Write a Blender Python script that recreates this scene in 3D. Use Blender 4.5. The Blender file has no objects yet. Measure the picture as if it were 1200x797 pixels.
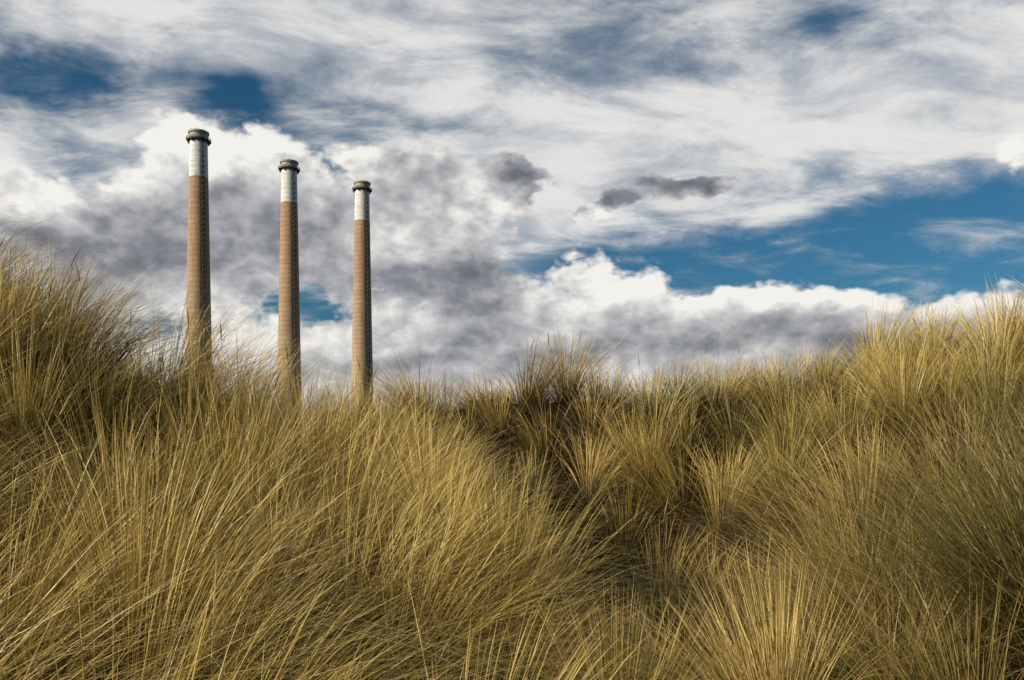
import bpy, bmesh, math, random
import numpy as np
from mathutils import Vector
rng=np.random.default_rng(7); random.seed(7)
F=933.0; HY=520.0; EYE=3.0
scene=bpy.context.scene
scene.view_settings.view_transform='Standard'
scene.view_settings.look='None'; scene.view_settings.exposure=0

# ------------------------------------------------------------ terrain height
def P(px,Y,ty,gh=0.66):
    return ((px-600)/F*Y, Y, (HY-ty)/F*Y-gh)
C=[P(-150,8.5,235),P(0,8.5,298),P(60,8.5,315),P(130,8.5,362),P(200,8.5,418),P(260,8.8,458),P(320,9,485),
   P(380,9,475),P(430,8.5,476),P(500,7,512),P(560,6,556),P(640,5,620),P(690,4.2,690),P(720,3.4,780),
   P(0,6,400),P(100,6,430),P(200,6,480),P(300,6,515),P(400,6,522),
   P(0,4,500),P(200,4,560),P(400,4,585),P(550,4.5,600),
   P(0,2.5,650),P(200,2.5,680),P(400,2.5,710),P(600,3,720),
   P(470,11,422),P(550,11.5,428),P(600,12,430),P(700,12,426),P(830,12,430),P(900,12,412),P(980,12,400),
   P(1060,12,378),P(1130,12,380),P(1200,11.5,376),P(1350,11.5,340),P(1500,11,320),
   P(600,9.8,500),P(700,9.2,535),P(800,9,520),P(900,9,480),P(900,7,580),P(1000,7,525),P(1100,7,480),
   P(1200,7,440),P(1350,7,390),P(900,5,665),P(1000,5,612),P(1100,5,555),P(1200,5,510),P(1350,4.5,430),
   P(1050,3.2,710),P(1200,3,640),P(1400,2.5,560)]
def G(px,Y,z): return ((px-600)/F*Y,Y,z)
C+=[G(560,8.6,-1.5),G(630,7.8,-2.1),G(695,7.2,-2.6),G(745,6.2,-2.75),G(770,5.3,-2.5),G(780,4.3,-2.05),G(810,3,-1.85),G(820,6.7,-2.35),G(840,4.6,-1.85),
    (0,1.2,-1.7),(0,-1,-1.7),(-2,0,-1.3),(2,0,-1.3),(-4,0,-0.8),(4.5,0.5,-0.1),(5,3,0.6),(-6,3,0.3),(-8,6,1.0),
    (6,-3,-0.3),(-5,-4,-1.2),(0,-5,-2),
    G(0,12,0.2),G(150,11,-0.6),G(300,11.5,-1.4),G(420,14,-1.0),
    (-12,16,-1.6),(-5,17,-2.4),(0,17,-1.6),(6,17,-0.8),(12,16,-0.3),(12,10,1.9),(12,4,1.6),(-12,6,0.6),
    (-14,0,-1),(14,-2,0),(-10,24,-2.9),(0,24,-2.9),(10,24,-2.6),(18,18,-1.5)]
C=np.array(C)
def phi(r2): return 0.5*r2*np.log(r2+1e-9)
N=len(C); d2=((C[:,None,:2]-C[None,:,:2])**2).sum(-1)
K=phi(d2)+np.eye(N)*0.12
Pm=np.c_[np.ones(N),C[:,:2]]
A=np.block([[K,Pm],[Pm.T,np.zeros((3,3))]])
W=np.linalg.solve(A,np.r_[C[:,2],0,0,0])
_tab={}
def vnoise(x,y,s,seed):
    if seed not in _tab: _tab[seed]=np.random.default_rng(seed).random((128,128))
    t=_tab[seed]; x=x/s+37.3; y=y/s+51.7
    xi=np.floor(x).astype(int); yi=np.floor(y).astype(int); fx=x-xi; fy=y-yi
    fx=fx*fx*(3-2*fx); fy=fy*fy*(3-2*fy)
    g=lambda a,b:t[a%128,b%128]
    return (g(xi,yi)*(1-fx)+g(xi+1,yi)*fx)*(1-fy)+(g(xi,yi+1)*(1-fx)+g(xi+1,yi+1)*fx)*fy
def height(x,y):
    x=np.asarray(x,float); y=np.asarray(y,float); sh=x.shape; x=x.ravel(); y=y.ravel()
    xc=np.clip(x,-20,20); yc=np.clip(y,-8,28)
    out=np.zeros(len(x))
    for i in range(0,len(x),20000):
        a=xc[i:i+20000]; b=yc[i:i+20000]
        r2=(a[:,None]-C[None,:,0])**2+(b[:,None]-C[None,:,1])**2
        out[i:i+20000]=phi(r2)@W[:N]+W[N]+W[N+1]*a+W[N+2]*b
    out=np.clip(out,-3,3.2)
    out+=(vnoise(x,y,1.5,1)-.5)*0.55+(vnoise(x,y,0.7,2)-.5)*0.36
    r=np.hypot(x,y-7); w=np.clip((r-13)/11,0,1); w=w*w*(3-2*w)
    far=-3+(vnoise(x,y,25,3)-.5)*1.0
    return (out*(1-w)+far*w+EYE).reshape(sh)

# ------------------------------------------------------------ node helpers
def newmat(name):
    m=bpy.data.materials.new(name); m.use_nodes=True; nt=m.node_tree; nt.nodes.clear(); return m,nt
def nd(nt,t,**k):
    n=nt.nodes.new(t)
    for a,b in k.items(): setattr(n,a,b)
    return n
def setin(nt,sock,v):
    if isinstance(v,bpy.types.NodeSocket): nt.links.new(v,sock)
    else: sock.default_value=v
def M(nt,op,a,b=None,c=None,clamp=False):
    n=nd(nt,'ShaderNodeMath',operation=op); n.use_clamp=clamp
    setin(nt,n.inputs[0],a)
    if b is not None: setin(nt,n.inputs[1],b)
    if c is not None: setin(nt,n.inputs[2],c)
    return n.outputs[0]
def VM(nt,op,a,b=None,s=None):
    n=nd(nt,'ShaderNodeVectorMath',operation=op); setin(nt,n.inputs[0],a)
    if b is not None: setin(nt,n.inputs[1],b)
    if s is not None: setin(nt,n.inputs['Scale'],s)
    return n.outputs[0]
def noise(nt,vec,scale,detail=4,rough=.5,dist=0.0):
    n=nd(nt,'ShaderNodeTexNoise'); n.inputs['Scale'].default_value=scale; n.inputs['Detail'].default_value=detail
    n.inputs['Roughness'].default_value=rough; n.inputs['Distortion'].default_value=dist
    nt.links.new(vec,n.inputs['Vector']); return n
def sstep(nt,v,a,b,lo=0.,hi=1.):
    n=nd(nt,'ShaderNodeMapRange',interpolation_type='SMOOTHSTEP'); nt.links.new(v,n.inputs[0])
    n.inputs[1].default_value=a;n.inputs[2].default_value=b;n.inputs[3].default_value=lo;n.inputs[4].default_value=hi
    return n.outputs[0]
def mixc(nt,f,a,b,bt='MIX'):
    n=nd(nt,'ShaderNodeMix',data_type='RGBA',blend_type=bt)
    setin(nt,n.inputs[0],f); setin(nt,n.inputs[6],a); setin(nt,n.inputs[7],b); return n.outputs[2]
def link_obj(name,me,parent=None):
    o=bpy.data.objects.new(name,me); scene.collection.objects.link(o)
    if parent: o.parent=parent
    return o

# ------------------------------------------------------------ ground sheet
n=301
t=np.linspace(-1,1,n); ax=np.sinh(t*7.2)/np.sinh(7.2)*4500
gx,gy=np.meshgrid(ax,ax+7); gz=height(gx,gy)
v=np.stack([gx,gy,gz],-1).reshape(-1,3)
idx=np.arange(n*n).reshape(n,n)
f=np.stack([idx[:-1,:-1],idx[:-1,1:],idx[1:,1:],idx[1:,:-1]],-1).reshape(-1,4)
def np_mesh(name,v,f):
    me=bpy.data.meshes.new(name); k=f.shape[1]
    me.vertices.add(len(v)); me.vertices.foreach_set('co',v.astype(np.float32).ravel())
    me.loops.add(f.size); me.loops.foreach_set('vertex_index',f.astype(np.int32).ravel())
    me.polygons.add(len(f)); me.polygons.foreach_set('loop_start',np.arange(0,f.size,k,dtype=np.int32))
    me.update(calc_edges=True); return me
me=np_mesh('ground',v,f); me.polygons.foreach_set('use_smooth',np.ones(len(f),bool))
ground=link_obj('ground',me)
m,nt=newmat('dune_soil'); tc=nd(nt,'ShaderNodeTexCoord').outputs['Object']
a=noise(nt,tc,3,4,.6).outputs[0]; b=noise(nt,tc,60,3,.6).outputs[0]
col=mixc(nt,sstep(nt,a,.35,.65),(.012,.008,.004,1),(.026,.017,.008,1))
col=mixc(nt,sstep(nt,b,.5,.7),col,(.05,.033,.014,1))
bs=nd(nt,'ShaderNodeBsdfPrincipled'); nt.links.new(col,bs.inputs['Base Color']); bs.inputs['Roughness'].default_value=1; bs.inputs['Specular IOR Level'].default_value=.1
bp=nd(nt,'ShaderNodeBump'); bp.inputs['Distance'].default_value=.03; nt.links.new(b,bp.inputs['Height']); nt.links.new(bp.outputs[0],bs.inputs['Normal'])
nt.links.new(bs.outputs[0],nd(nt,'ShaderNodeOutputMaterial').inputs[0]); ground.data.materials.append(m)

# ------------------------------------------------------------ dune grass (one mesh)
cand=[]; cell={}
NTRY=30000
rr_=1.2+rng.random(NTRY)**.62*(16.8-1.2); th_=(rng.random(NTRY)*2-1)*math.radians(42)
for r0,t0 in zip(rr_,th_):
    x=r0*math.sin(t0); y=r0*math.cos(t0)
    lm=(600+F*x/y)<430+(9-y)*48 and y<10.2
    md=(.30+.010*r0) if lm else (.33+.013*r0)
    md+=.18*((math.sin(x*7.1+y*3.3)*math.sin(y*5.7-x*2.9))+1)*.5
    k=(int(x//.7),int(y//.7)); ok=True
    for i in (-1,0,1):
        for j in (-1,0,1):
            for (a_,b_) in cell.get((k[0]+i,k[1]+j),()):
                if (a_-x)**2+(b_-y)**2<md*md: ok=False;break
            if not ok:break
        if not ok:break
    if ok: cell.setdefault(k,[]).append((x,y)); cand.append((x,y))
tx,ty=np.array(cand).T; NT1=len(tx)
NL=4200
rl=1.5+rng.random(NL)**.8*13; tl=(rng.random(NL)*2-1)*math.radians(40)
tx=np.r_[tx,rl*np.sin(tl)]; ty=np.r_[ty,rl*np.cos(tl)]; r=np.hypot(tx,ty)
litter=np.arange(len(tx))>=NT1
dens=vnoise(tx,ty,1.4,11)*.5+vnoise(tx,ty,0.6,12)*.5
keep=(dens>0.14)|litter
tx,ty,r,litter=tx[keep],ty[keep],r[keep],litter[keep]; NT=len(tx)
pxs=600+F*tx/ty
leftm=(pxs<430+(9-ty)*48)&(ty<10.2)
shade=np.where(~leftm,np.clip((pxs-820)/260,0,1)*np.clip((8.5-ty)/3,0,1),0)  # shade on the lower-right slope, put into the blade colours
big=rng.random(NT)
nb=np.clip(1700/r,140,470)*(0.6+.8*big); nb=np.where(leftm,nb,nb*1.35); nb=np.where(r>14,nb*.5,nb)
nb=np.where(litter,12,nb).astype(int)
lenT=(0.68+0.44*vnoise(tx,ty,1.3,13))*(0.72+0.62*big)
lw_x=np.where(leftm,0.46,np.where(ty>8,-0.08,-0.34))+ (vnoise(tx,ty,1.1,14)-.5)*.9+rng.normal(0,.22,NT)
lw_y=-0.10+(vnoise(tx,ty,1.1,15)-.5)*.7+rng.normal(0,.20,NT)
lenT=np.where(litter,.26+.28*rng.random(NT),lenT)
lw_x=np.where(litter,rng.normal(0,1.1,NT),lw_x); lw_y=np.where(litter,rng.normal(0,1.1,NT),lw_y)
ti=np.repeat(np.arange(NT),nb); NB=len(ti); print('blades',NB,'tufts',NT)
R=rng.random
sp=(0.045+0.040*rng.random(NT))*(1+.03*r); sp=np.where(litter,.14,sp)
bx=tx[ti]+rng.normal(0,1,NB)*sp[ti]; by=ty[ti]+rng.normal(0,1,NB)*sp[ti]
bz=height(bx,by)-0.02
lit_=litter[ti]
dead=(R(NB)<0.15)|lit_
L=lenT[ti]*(0.50+0.60*R(NB)**.7); L=np.where(dead&~lit_,L*.6,L)
ox=(bx-tx[ti])/sp[ti]; oy=(by-ty[ti])/sp[ti]
sprd=np.where(dead,.42,.22)
dx=ox*sprd+rng.normal(0,.07,NB)+lw_x[ti]*.5; dy=oy*sprd+rng.normal(0,.07,NB)+lw_y[ti]*.5
dz=np.ones(NB); q=np.sqrt(dx*dx+dy*dy+1); dx/=q;dy/=q;dz/=q
bend=(0.12+0.74*R(NB)**1.5)
wx=lw_x[ti]*1.2+ox*.40+rng.normal(0,.14,NB); wy=lw_y[ti]*1.2+oy*.40+rng.normal(0,.14,NB)
S=5
tt=np.array([0,.3,.58,.82,1.])
hv=np.sqrt(wx*wx+wy*wy)
pts=np.zeros((NB,S,3))
for k,t_ in enumerate(tt):
    b2=bend*t_*t_*L
    pts[:,k,0]=bx+dx*t_*L+wx*b2*1.1
    pts[:,k,1]=by+dy*t_*L+wy*b2*1.1
    pts[:,k,2]=bz+dz*t_*L-np.minimum(hv,1.0)*bend*.75*t_**2.6*L
wid=(0.0034+0.0028*R(NB))*np.clip(0.50+0.085*r[ti],.6,1.5)
prof=np.array([1,1,.85,.55,.08])
ang=R(NB)*math.pi
sx=np.cos(ang); sy=np.sin(ang)*.8
V=np.zeros((NB,S,2,3))
for k in range(S):
    w=wid*prof[k]*.5
    V[:,k,0]=pts[:,k]; V[:,k,1]=pts[:,k]
    V[:,k,0,0]-=sx*w; V[:,k,0,1]-=sy*w; V[:,k,1,0]+=sx*w; V[:,k,1,1]+=sy*w
base=(np.arange(NB)*S*2)[:,None]
Fq=[]
for k in range(S-1):
    o=k*2; Fq.append(base+np.array([[o,o+1,o+3,o+2]]))
Fq=np.concatenate(Fq,1).reshape(-1,4)
green=np.array([.110,.120,.018]); olive=np.array([.43,.31,.058]); straw=np.array([.90,.65,.24]); brown=np.array([.23,.11,.032])
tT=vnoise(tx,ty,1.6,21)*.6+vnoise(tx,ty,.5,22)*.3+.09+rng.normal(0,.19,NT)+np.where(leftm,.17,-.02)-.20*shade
tg=np.clip(tT[ti]+rng.normal(0,.20,NB),0,1)[:,None]
cb=np.where(tg<.5,green+(olive-green)*(tg*2),olive+(straw-olive)*(tg*2-1))
cb=np.where(dead[:,None],brown+(straw-brown)*(R((NB,1))**1.5*.8),cb)
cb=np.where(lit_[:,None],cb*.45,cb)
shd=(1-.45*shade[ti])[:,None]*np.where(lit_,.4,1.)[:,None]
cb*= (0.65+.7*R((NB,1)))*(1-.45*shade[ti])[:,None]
cb=np.minimum(cb,.92)
col=np.zeros((NB,S,2,4),np.float32); col[...,3]=1
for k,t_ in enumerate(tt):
    root=brown*.16  # brown sheath colour, deepened to paint in shade at the tuft base
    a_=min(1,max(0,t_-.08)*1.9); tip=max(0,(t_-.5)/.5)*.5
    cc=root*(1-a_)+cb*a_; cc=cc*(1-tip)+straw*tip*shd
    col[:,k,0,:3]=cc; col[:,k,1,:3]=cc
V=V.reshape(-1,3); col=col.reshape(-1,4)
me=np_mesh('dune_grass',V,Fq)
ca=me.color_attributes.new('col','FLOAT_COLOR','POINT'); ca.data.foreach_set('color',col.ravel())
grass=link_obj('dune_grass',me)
def grassmat(name,attr=True,c=(.3,.22,.1,1)):
    m,nt=newmat(name)
    bs=nd(nt,'ShaderNodeBsdfPrincipled'); bs.inputs['Roughness'].default_value=.42
    tr=nd(nt,'ShaderNodeBsdfTranslucent'); mx=nd(nt,'ShaderNodeMixShader'); mx.inputs[0].default_value=.15
    if attr:
        at=nd(nt,'ShaderNodeAttribute',attribute_name='col'); nt.links.new(at.outputs['Color'],bs.inputs['Base Color']); nt.links.new(at.outputs['Color'],tr.inputs[0])
    else:
        bs.inputs['Base Color'].default_value=c; tr.inputs[0].default_value=c
    nt.links.new(bs.outputs[0],mx.inputs[1]); nt.links.new(tr.outputs[0],mx.inputs[2])
    nt.links.new(mx.outputs[0],nd(nt,'ShaderNodeOutputMaterial').inputs[0]); return m
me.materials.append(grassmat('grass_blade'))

bm=bmesh.new()
for i in range(60):
    rr=random.uniform(7,13); tt_=random.uniform(-.7,.7); x=rr*math.sin(tt_); y=rr*math.cos(tt_)
    z=float(height(np.array([x]),np.array([y]))[0]); Ls=random.uniform(.95,1.2)
    lx=random.uniform(-.15,.3); ly=random.uniform(-.15,.15)
    prev=None
    for (u,rad_) in [(0,.0018),(.4,.0016),(.8,.0014),(.82,.005),(.88,.0075),(.95,.005),(1,.001)]:
        c=Vector((x+lx*u*u*Ls,y+ly*u*u*Ls,z+u*Ls*.96))
        ring=[bm.verts.new(c+Vector((math.cos(q)*rad_,math.sin(q)*rad_,0))) for q in (0,1.57,3.14,4.71)]
        if prev:
            for j in range(4): bm.faces.new((prev[j],prev[(j+1)%4],ring[(j+1)%4],ring[j]))
        prev=ring
me=bpy.data.meshes.new('seed_heads'); bm.to_mesh(me); bm.free()
o=link_obj('grass_seed_heads',me,grass); me.materials.append(grassmat('seed_head',False,(.30,.22,.11,1)))

# ------------------------------------------------------------ smokestacks
H=139.8; RB=6.35; RT=3.65
m_st,nt=newmat('stack_concrete'); tc=nd(nt,'ShaderNodeTexCoord').outputs['Object']
oi=nd(nt,'ShaderNodeObjectInfo').outputs['Random']
off=nd(nt,'ShaderNodeCombineXYZ'); nt.links.new(M(nt,'MULTIPLY',oi,300.),off.inputs[0])
sv=VM(nt,'ADD',tc,off.outputs[0]); sep=nd(nt,'ShaderNodeSeparateXYZ'); nt.links.new(tc,sep.inputs[0]); z=sep.outputs[2]
streak=noise(nt,VM(nt,'MULTIPLY',sv,(1.,1.,.06)),.9,6,.65).outputs[0]
blot=noise(nt,sv,.35,7,.65).outputs[0]; fine=noise(nt,sv,1.6,5,.7).outputs[0]
g=sstep(nt,M(nt,'ADD',z,M(nt,'MULTIPLY',M(nt,'SUBTRACT',streak,.5),40.)),20,105)
body=mixc(nt,g,(.48,.37,.23,1),(.45,.275,.155,1))
body=mixc(nt,sstep(nt,streak,.35,.7,0,.5),body,(.27,.165,.095,1))
body=mixc(nt,sstep(nt,blot,.50,.7,0,.5),body,(.52,.41,.29,1))
lift=M(nt,'FRACT',M(nt,'DIVIDE',z,2.29)); line=M(nt,'LESS_THAN',lift,.11)
liftid=M(nt,'FLOOR',M(nt,'DIVIDE',z,2.29)); wn=nd(nt,'ShaderNodeTexWhiteNoise',noise_dimensions='1D'); nt.links.new(M(nt,'ADD',liftid,M(nt,'MULTIPLY',oi,77.)),wn.inputs['W'])
body=mixc(nt,M(nt,'MULTIPLY',line,.28),body,(.10,.065,.045,1))
body=mixc(nt,M(nt,'MULTIPLY',wn.outputs[0],.2),body,(.15,.10,.07,1))
peel=M(nt,'MULTIPLY',sstep(nt,fine,.54,.60),sstep(nt,blot,.46,.56))
white=mixc(nt,sstep(nt,streak,.4,.7,0,.5),(.76,.76,.74,1),(.50,.50,.48,1))
white=mixc(nt,M(nt,'MULTIPLY',line,.12),white,(.3,.3,.3,1))
white=mixc(nt,M(nt,'MULTIPLY',peel,.85),white,(.15,.14,.13,1))
ed=M(nt,'GREATER_THAN',M(nt,'MULTIPLY_ADD',M(nt,'SUBTRACT',fine,.5),1.2,z),119.6)
colr=mixc(nt,ed,body,white)
bs=nd(nt,'ShaderNodeBsdfPrincipled'); nt.links.new(colr,bs.inputs['Base Color']); bs.inputs['Roughness'].default_value=.85
bp=nd(nt,'ShaderNodeBump'); bp.inputs['Distance'].default_value=.08; nt.links.new(M(nt,'SUBTRACT',M(nt,'MULTIPLY',fine,.5),line),bp.inputs['Height']); nt.links.new(bp.outputs[0],bs.inputs['Normal'])
nt.links.new(bs.outputs[0],nd(nt,'ShaderNodeOutputMaterial').inputs[0])
def simple(name,c,rough=.7,metal=0.):
    m,nt=newmat(name); tc=nd(nt,'ShaderNodeTexCoord').outputs['Object']
    nn=noise(nt,tc,1.5,4).outputs[0]; cc=mixc(nt,sstep(nt,nn,.35,.7),c,tuple(x*.45 for x in c[:3])+(1,))
    bs=nd(nt,'ShaderNodeBsdfPrincipled'); nt.links.new(cc,bs.inputs['Base Color']); bs.inputs['Roughness'].default_value=rough; bs.inputs['Metallic'].default_value=metal
    nt.links.new(bs.outputs[0],nd(nt,'ShaderNodeOutputMaterial').inputs[0]); return m
m_steel=simple('rusty_steel',(.13,.09,.07,1)); m_cap=simple('cap_concrete',(.48,.44,.36,1)); m_dark=simple('soot',(.03,.03,.03,1))
def lathe(name,prof,parent,mat,seg=64,smooth=True):
    bm=bmesh.new(); prev=None
    for (rad_,zz) in prof:
        ring=[bm.verts.new((rad_*math.cos(2*math.pi*j/seg),rad_*math.sin(2*math.pi*j/seg),zz)) for j in range(seg)]
        if prev:
            for j in range(seg): bm.faces.new((prev[j],prev[(j+1)%seg],ring[(j+1)%seg],ring[j]))
        prev=ring
    bm.normal_update(); me=bpy.data.meshes.new(name); bm.to_mesh(me); bm.free()
    for p_ in me.polygons: p_.use_smooth=smooth
    me.materials.append(mat); return link_obj(name,me,parent)
def box(bm,c,s,rot=0):
    ca,sa=math.cos(rot),math.sin(rot); vs=[]
    for a in (-1,1):
        for b in (-1,1):
            for d in (-1,1):
                x,y,zz=a*s[0]/2,b*s[1]/2,d*s[2]/2
                vs.append(bm.verts.new((c[0]+x*ca-y*sa,c[1]+x*sa+y*ca,c[2]+zz)))
    for q in ((0,1,3,2),(4,6,7,5),(0,4,5,1),(2,3,7,6),(0,2,6,4),(1,5,7,3)): bm.faces.new([vs[i] for i in q])
def rad(zz): return RT+(RB-RT)*(1-zz/H)**1.08
def stack(name,px,dist,lad):
    e=bpy.data.objects.new(name,None); scene.collection.objects.link(e); e.location=((px-600)/F*dist,dist,0)
    body=[(rad(zz),zz) for zz in np.linspace(-1,136.2,58)]
    lathe('shaft',body,e,m_st)
    T=136.2
    lathe('cap',[(RT,T),(RT+.5,T+.4),(RT+.5,T+1.0),(RT+.2,T+1.2),(RT+.2,T+2.5),(RT+.75,T+2.8),(RT+.75,T+3.6),(RT-.55,T+3.6),(RT-.6,T-6)],e,m_cap,smooth=False)
    lathe('flue_inside',[(RT-.8,T+3.3),(0.02,T+2.9)],e,m_dark)
    bm=bmesh.new()
    for zp,ov in ((T-.3,1.35),):
        rr=rad(zp); seg=40
        for j in range(seg):
            a0=2*math.pi*j/seg; am=a0+math.pi/seg; Lc=2*(rr+ov)*math.sin(math.pi/seg)*1.02
            box(bm,(math.cos(am)*(rr+ov/2),math.sin(am)*(rr+ov/2),zp),(ov,Lc,.2),am)
            for hh in (.55,1.15): box(bm,(math.cos(am)*(rr+ov),math.sin(am)*(rr+ov),zp+hh),(.08,Lc,.12),am)
            box(bm,(math.cos(a0)*(rr+ov),math.sin(a0)*(rr+ov),zp+.6),(.12,.12,1.2),a0)
            if j%4==0: box(bm,(math.cos(a0)*(rr+ov*.4),math.sin(a0)*(rr+ov*.4),zp-.6),(ov*.8,.14,1.0),a0)
    me=bpy.data.meshes.new('gallery'); bm.to_mesh(me); bm.free(); me.materials.append(m_steel); link_obj('gallery',me,e)
    bm=bmesh.new(); zz=1.0; ca,sa=math.cos(lad),math.sin(lad)
    while zz<T-1.5:
        rr=rad(zz)+.22
        for s_ in (-.24,.24): box(bm,(ca*rr-sa*s_,sa*rr+ca*s_,zz+.6),(.08,.07,1.24),lad)
        for k in range(4): box(bm,(ca*rr,sa*rr,zz+k*.3),(.04,.44,.04),lad)
        for j in range(6):
            a=-math.pi/2+math.pi*(j+.5)/6; cx=rr+.05+.55*math.cos(a); cy=.36*math.sin(a)
            box(bm,(ca*cx-sa*cy,sa*cx+ca*cy,zz+.6),(.05,.22,.14),lad+a)
        zz+=1.2
    z3=9.
    while z3<T-6:
        rr=rad(z3); box(bm,(ca*(rr+.4),sa*(rr+.4),z3),(.8,1.1,.4),lad); z3+=2.3
    me=bpy.data.meshes.new('caged_ladder'); bm.to_mesh(me); bm.free(); me.materials.append(m_steel); link_obj('caged_ladder',me,e)
    bm=bmesh.new()
    for j in range(8):
        a=j*math.pi/4+.2; box(bm,(math.cos(a)*(RT+.3),math.sin(a)*(RT+.3),T+4.1),(.07,.07,1.1))
    for j in range(4):
        a=j*math.pi/2+.6; box(bm,(math.cos(a)*(RT+1.5),math.sin(a)*(RT+1.5),T-.1),(.4,.4,.6),a)
    me=bpy.data.meshes.new('lightning_rods'); bm.to_mesh(me); bm.free(); me.materials.append(m_steel); link_obj('lightning_rods',me,e)
stack('smokestack',233,350,math.radians(-46))
stack('smokestack',339,387,math.radians(-44))
stack('smokestack',424.5,418,math.radians(-42))

# ------------------------------------------------------------ sun + sky
SAZ=-122; SEL=23
sd=Vector((math.sin(math.radians(SAZ))*math.cos(math.radians(SEL)),math.cos(math.radians(SAZ))*math.cos(math.radians(SEL)),math.sin(math.radians(SEL))))
l=bpy.data.lights.new('sun','SUN'); l.energy=5.0; l.angle=math.radians(.5); l.color=(1,.88,.68)
so=bpy.data.objects.new('sun',l); scene.collection.objects.link(so); so.rotation_euler=sd.to_track_quat('Z','Y').to_euler(); so.location=sd*60

w=bpy.data.worlds.new('World'); scene.world=w; w.use_nodes=True; nt=w.node_tree; nt.nodes.clear()
STR=.1
CUM=[(240,190,95,50,1),(110,300,190,90,1),(10,230,100,55,.9),(330,235,150,90,.8),(450,215,100,48,1),(500,290,90,80,.9),(380,320,170,60,.8),(560,365,110,60,1),(290,410,130,40,.9),(440,400,90,40,.9),
     (610,378,75,50,1),(740,372,95,60,1),(870,376,90,56,1),(1000,383,95,50,1),(1120,388,90,48,1),(1230,382,90,50,1),(1450,380,250,80,1),(-250,330,300,110,1),(1200,185,50,22,.6),(665,325,22,20,.5)]
CNEG=[(350,362,36,12,.65),(465,338,55,13,.5),(75,212,50,18,.8),(385,165,60,18,.6)]
DARK=[(140,290,170,48,.66),(20,190,100,40,.25),(480,205,80,38,.62),(330,260,110,45,.42),(560,330,100,50,.68),(400,340,110,35,.36),
      (800,412,450,34,.42),(1150,410,300,28,.34),(350,425,200,25,.2),(240,165,80,40,-.4),(60,225,60,25,-.25),(600,345,50,22,-.25),(740,330,50,22,-.2),(490,265,70,30,-.25),(280,385,120,28,-.25),(440,385,60,20,-.2),(1000,340,200,15,-.2),(700,365,60,14,-.15)]
HOLE=[(60,92,150,34,1.15),(-100,90,150,50,.6),(800,75,75,24,1.2),(1160,298,260,55,1.15),(960,305,260,34,.8),(760,320,160,30,.7),(1190,215,150,38,.8),(290,135,45,22,.9),(390,165,70,20,.9),(75,212,50,25,.9),(660,90,90,22,.5),(360,362,90,35,.8),(465,335,80,25,.8),(560,135,80,15,.6),(960,20,120,20,.6),(600,45,150,15,.4),(350,115,120,14,.4),(1080,60,90,14,.3),
      (350,50,200,36,-.35),(800,180,300,50,-.45),(1050,110,250,55,-.45),(560,230,100,45,-.4),(150,25,150,25,-.2)]
def gs(L,px,py):
    s=0
    for (cx,cy,rx,ry,a) in L: s=s+a*np.exp(-((px-cx)/rx)**2-((py-cy)/ry)**2)
    return s
def Bf(px,py):
    s=1
    for (cx,cy,rx,ry,a) in CUM: s=s*(1-a*np.exp(-((px-cx)/rx)**2-((py-cy)/ry)**2))
    lowb=1/(1+np.exp((415-py)/14))
    return 1-s*(1-.9*lowb)-gs(CNEG,px,py)
AZR=.78; NS=32; DE=.042; NR=12
azs=np.linspace(-AZR,AZR,NS)
gen=nd(nt,'ShaderNodeTexCoord').outputs['Generated']
sp_=nd(nt,'ShaderNodeSeparateXYZ'); nt.links.new(gen,sp_.inputs[0])
az=M(nt,'ARCTAN2',sp_.outputs[0],sp_.outputs[1]); el=M(nt,'ARCSINE',M(nt,'MINIMUM',sp_.outputs[2],.999))
gs_=VM(nt,'MULTIPLY',gen,(1,1,1.5))
dw=noise(nt,gs_,10,4,.6); wv=nd(nt,'ShaderNodeSeparateColor'); nt.links.new(dw.outputs['Color'],wv.inputs[0])
azw=M(nt,'MULTIPLY_ADD',M(nt,'SUBTRACT',wv.outputs[0],.5),.14,az); elw=M(nt,'MULTIPLY_ADD',M(nt,'SUBTRACT',wv.outputs[1],.5),.08,el)
fa=M(nt,'MULTIPLY_ADD',azw,.5/AZR,.5); row=M(nt,'DIVIDE',elw,DE)
acc=None
for j in range(NR):
    e_=j*DE; px=600+F*np.tan(azs); py=HY-F*math.tan(e_)/np.cos(azs)
    b0=Bf(px,py); ga=b0-Bf(px-12,py-26); dk=gs(DARK,px,py)-.40*ga; ho=gs(HOLE,px,py)
    cr=nd(nt,'ShaderNodeValToRGB'); nt.links.new(fa,cr.inputs[0]); R_=cr.color_ramp; R_.interpolation='CARDINAL'
    while len(R_.elements)<NS: R_.elements.new(.5)
    for i in range(NS): R_.elements[i].position=i/(NS-1)
    for i in range(NS): R_.elements[i].color=(float(b0[i])*.25+.5,float(dk[i])*.25+.5,float(ho[i])*.25+.5,1)
    acc=cr.outputs[0] if acc is None else mixc(nt,M(nt,'SUBTRACT',row,float(j-1),clamp=True),acc,cr.outputs[0])
fs=nd(nt,'ShaderNodeSeparateColor'); nt.links.new(acc,fs.inputs[0])
dec=lambda s:M(nt,'MULTIPLY_ADD',s,4.,-2.)
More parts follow.
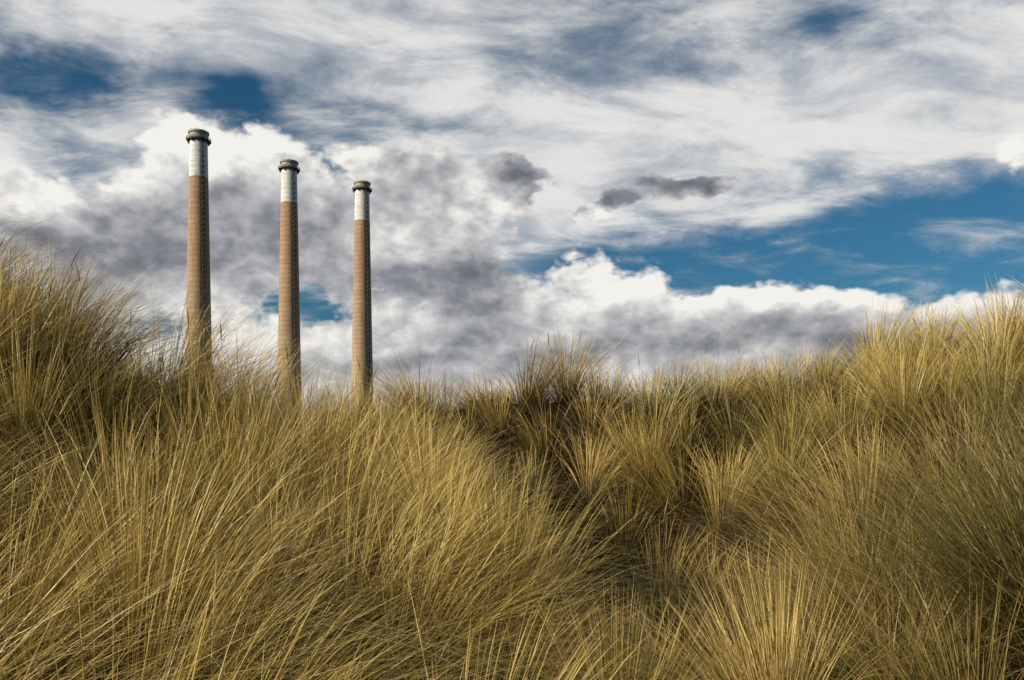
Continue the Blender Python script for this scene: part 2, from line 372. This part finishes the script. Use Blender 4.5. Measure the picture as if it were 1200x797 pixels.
# cloud bank ahead; unseen sky overhead and behind cleared to lower ambient light
clear=M(nt,'MAXIMUM',sstep(nt,M(nt,'ABSOLUTE',az),.95,1.5),sstep(nt,el,.68,.95))
B=M(nt,'MULTIPLY_ADD',clear,-.55,dec(fs.outputs[0])); D=dec(fs.outputs[1]); HO=M(nt,'MULTIPLY_ADD',clear,.95,dec(fs.outputs[2]))
cw=nd(nt,'ShaderNodeCombineXYZ'); nt.links.new(azw,cw.inputs[0]); nt.links.new(elw,cw.inputs[1])
small=None
for (px,py,rx,ry,amp) in ((612,203,75,36,.76),(758,216,120,34,.80),(706,244,42,22,.66),(835,212,60,20,.6)):
    u=(px-600)/F; a_=math.atan(u); e_=math.atan((HY-py)/F*math.cos(a_))
    mp=nd(nt,'ShaderNodeMapping',vector_type='TEXTURE'); mp.inputs['Location'].default_value=(a_,e_,0); mp.inputs['Scale'].default_value=(rx/F,ry/F,1)
    nt.links.new(cw.outputs[0],mp.inputs['Vector']); gr=nd(nt,'ShaderNodeTexGradient',gradient_type='SPHERICAL'); nt.links.new(mp.outputs[0],gr.inputs[0])
    small=M(nt,'MULTIPLY_ADD',gr.outputs['Fac'],amp,small if small is not None else 0.)
def cnoise(vec,det):
    n1=noise(nt,vec,6.5,det,.62).outputs[0]; n2=noise(nt,vec,15,3,.55).outputs[0]
    return M(nt,'MULTIPLY_ADD',M(nt,'ABSOLUTE',M(nt,'SUBTRACT',n2,.5)),1.4,M(nt,'MULTIPLY',M(nt,'SUBTRACT',n1,.5),1.8))
c0=cnoise(gs_,8); c1=cnoise(VM(nt,'ADD',gs_,(-.012,0,.022)),5)
den=M(nt,'ADD',M(nt,'MULTIPLY',M(nt,'SUBTRACT',M(nt,'ADD',B,M(nt,'MULTIPLY',small,1.1)),.56),1.25),c0)
calpha=sstep(nt,den,0.,.26)
lit=M(nt,'SUBTRACT',M(nt,'MULTIPLY_ADD',M(nt,'SUBTRACT',c0,c1),1.0,.97),D)
lit=M(nt,'SUBTRACT',lit,sstep(nt,den,.1,1.1,0,.34))
lit=M(nt,'MULTIPLY_ADD',small,-1.0,lit,clamp=True)
cr=nd(nt,'ShaderNodeValToRGB'); nt.links.new(lit,cr.inputs[0]); e=cr.color_ramp
e.elements[0].position=0; e.elements[0].color=(.15,.16,.185,1); e.elements[1].position=1; e.elements[1].color=(.90,.88,.84,1)
x=e.elements.new(.3); x.color=(.25,.26,.29,1); x=e.elements.new(.65); x.color=(.50,.50,.51,1)
z_=M(nt,'ADD',M(nt,'MAXIMUM',sp_.outputs[2],0.),.16)
cq=nd(nt,'ShaderNodeCombineXYZ'); nt.links.new(M(nt,'DIVIDE',sp_.outputs[0],z_),cq.inputs[0]); nt.links.new(M(nt,'DIVIDE',sp_.outputs[1],z_),cq.inputs[1])
mp=nd(nt,'ShaderNodeMapping'); mp.inputs['Rotation'].default_value=(0,0,math.radians(-26)); mp.inputs['Scale'].default_value=(.80,1.2,1); nt.links.new(cq.outputs[0],mp.inputs['Vector'])
h1=noise(nt,mp.outputs[0],1.3,8,.60,.3).outputs[0]; hs=noise(nt,mp.outputs[0],3.4,8,.62,.4).outputs[0]
hd=M(nt,'SUBTRACT',M(nt,'ADD',M(nt,'MULTIPLY',M(nt,'SUBTRACT',h1,.5),2.8),M(nt,'MULTIPLY',M(nt,'SUBTRACT',hs,.5),2.0)),M(nt,'MULTIPLY',HO,.9))
ha=M(nt,'MAXIMUM',sstep(nt,hd,-.92,.25,0,.96),sstep(nt,hs,.47,.76,0,.48))
hcol=mixc(nt,sstep(nt,M(nt,'ADD',M(nt,'MULTIPLY',hd,.16),hs),.33,.68),(.44,.475,.52,1),(.80,.79,.77,1))
sky=nd(nt,'ShaderNodeTexSky',sky_type='NISHITA'); sky.sun_disc=False; sky.sun_elevation=math.radians(SEL); sky.sun_rotation=math.radians(SAZ)
skyc=mixc(nt,1.,sky.outputs[0],(.17,.44,.58,1),'MULTIPLY')
def up(c): return VM(nt,'SCALE',c,s=1/STR)
fin=mixc(nt,ha,skyc,up(hcol)); fin=mixc(nt,calpha,fin,up(cr.outputs[0]))
bg=nd(nt,'ShaderNodeBackground'); bg.inputs[1].default_value=STR; nt.links.new(fin,bg.inputs[0])
nt.links.new(bg.outputs[0],nd(nt,'ShaderNodeOutputWorld').inputs[0])
try:
    w.cycles.sampling_method='MANUAL'; w.cycles.sample_map_resolution=256
except Exception as ex: print(ex)

# ------------------------------------------------------------ camera
cam=bpy.data.cameras.new('camera'); cam.lens=28; cam.sensor_width=36; cam.shift_y=(HY-398.5)/1200; cam.clip_end=12000; cam.clip_start=.05
co=bpy.data.objects.new('camera',cam); scene.collection.objects.link(co); co.location=(0,0,EYE); co.rotation_euler=(math.radians(90),0,0)
scene.camera=co
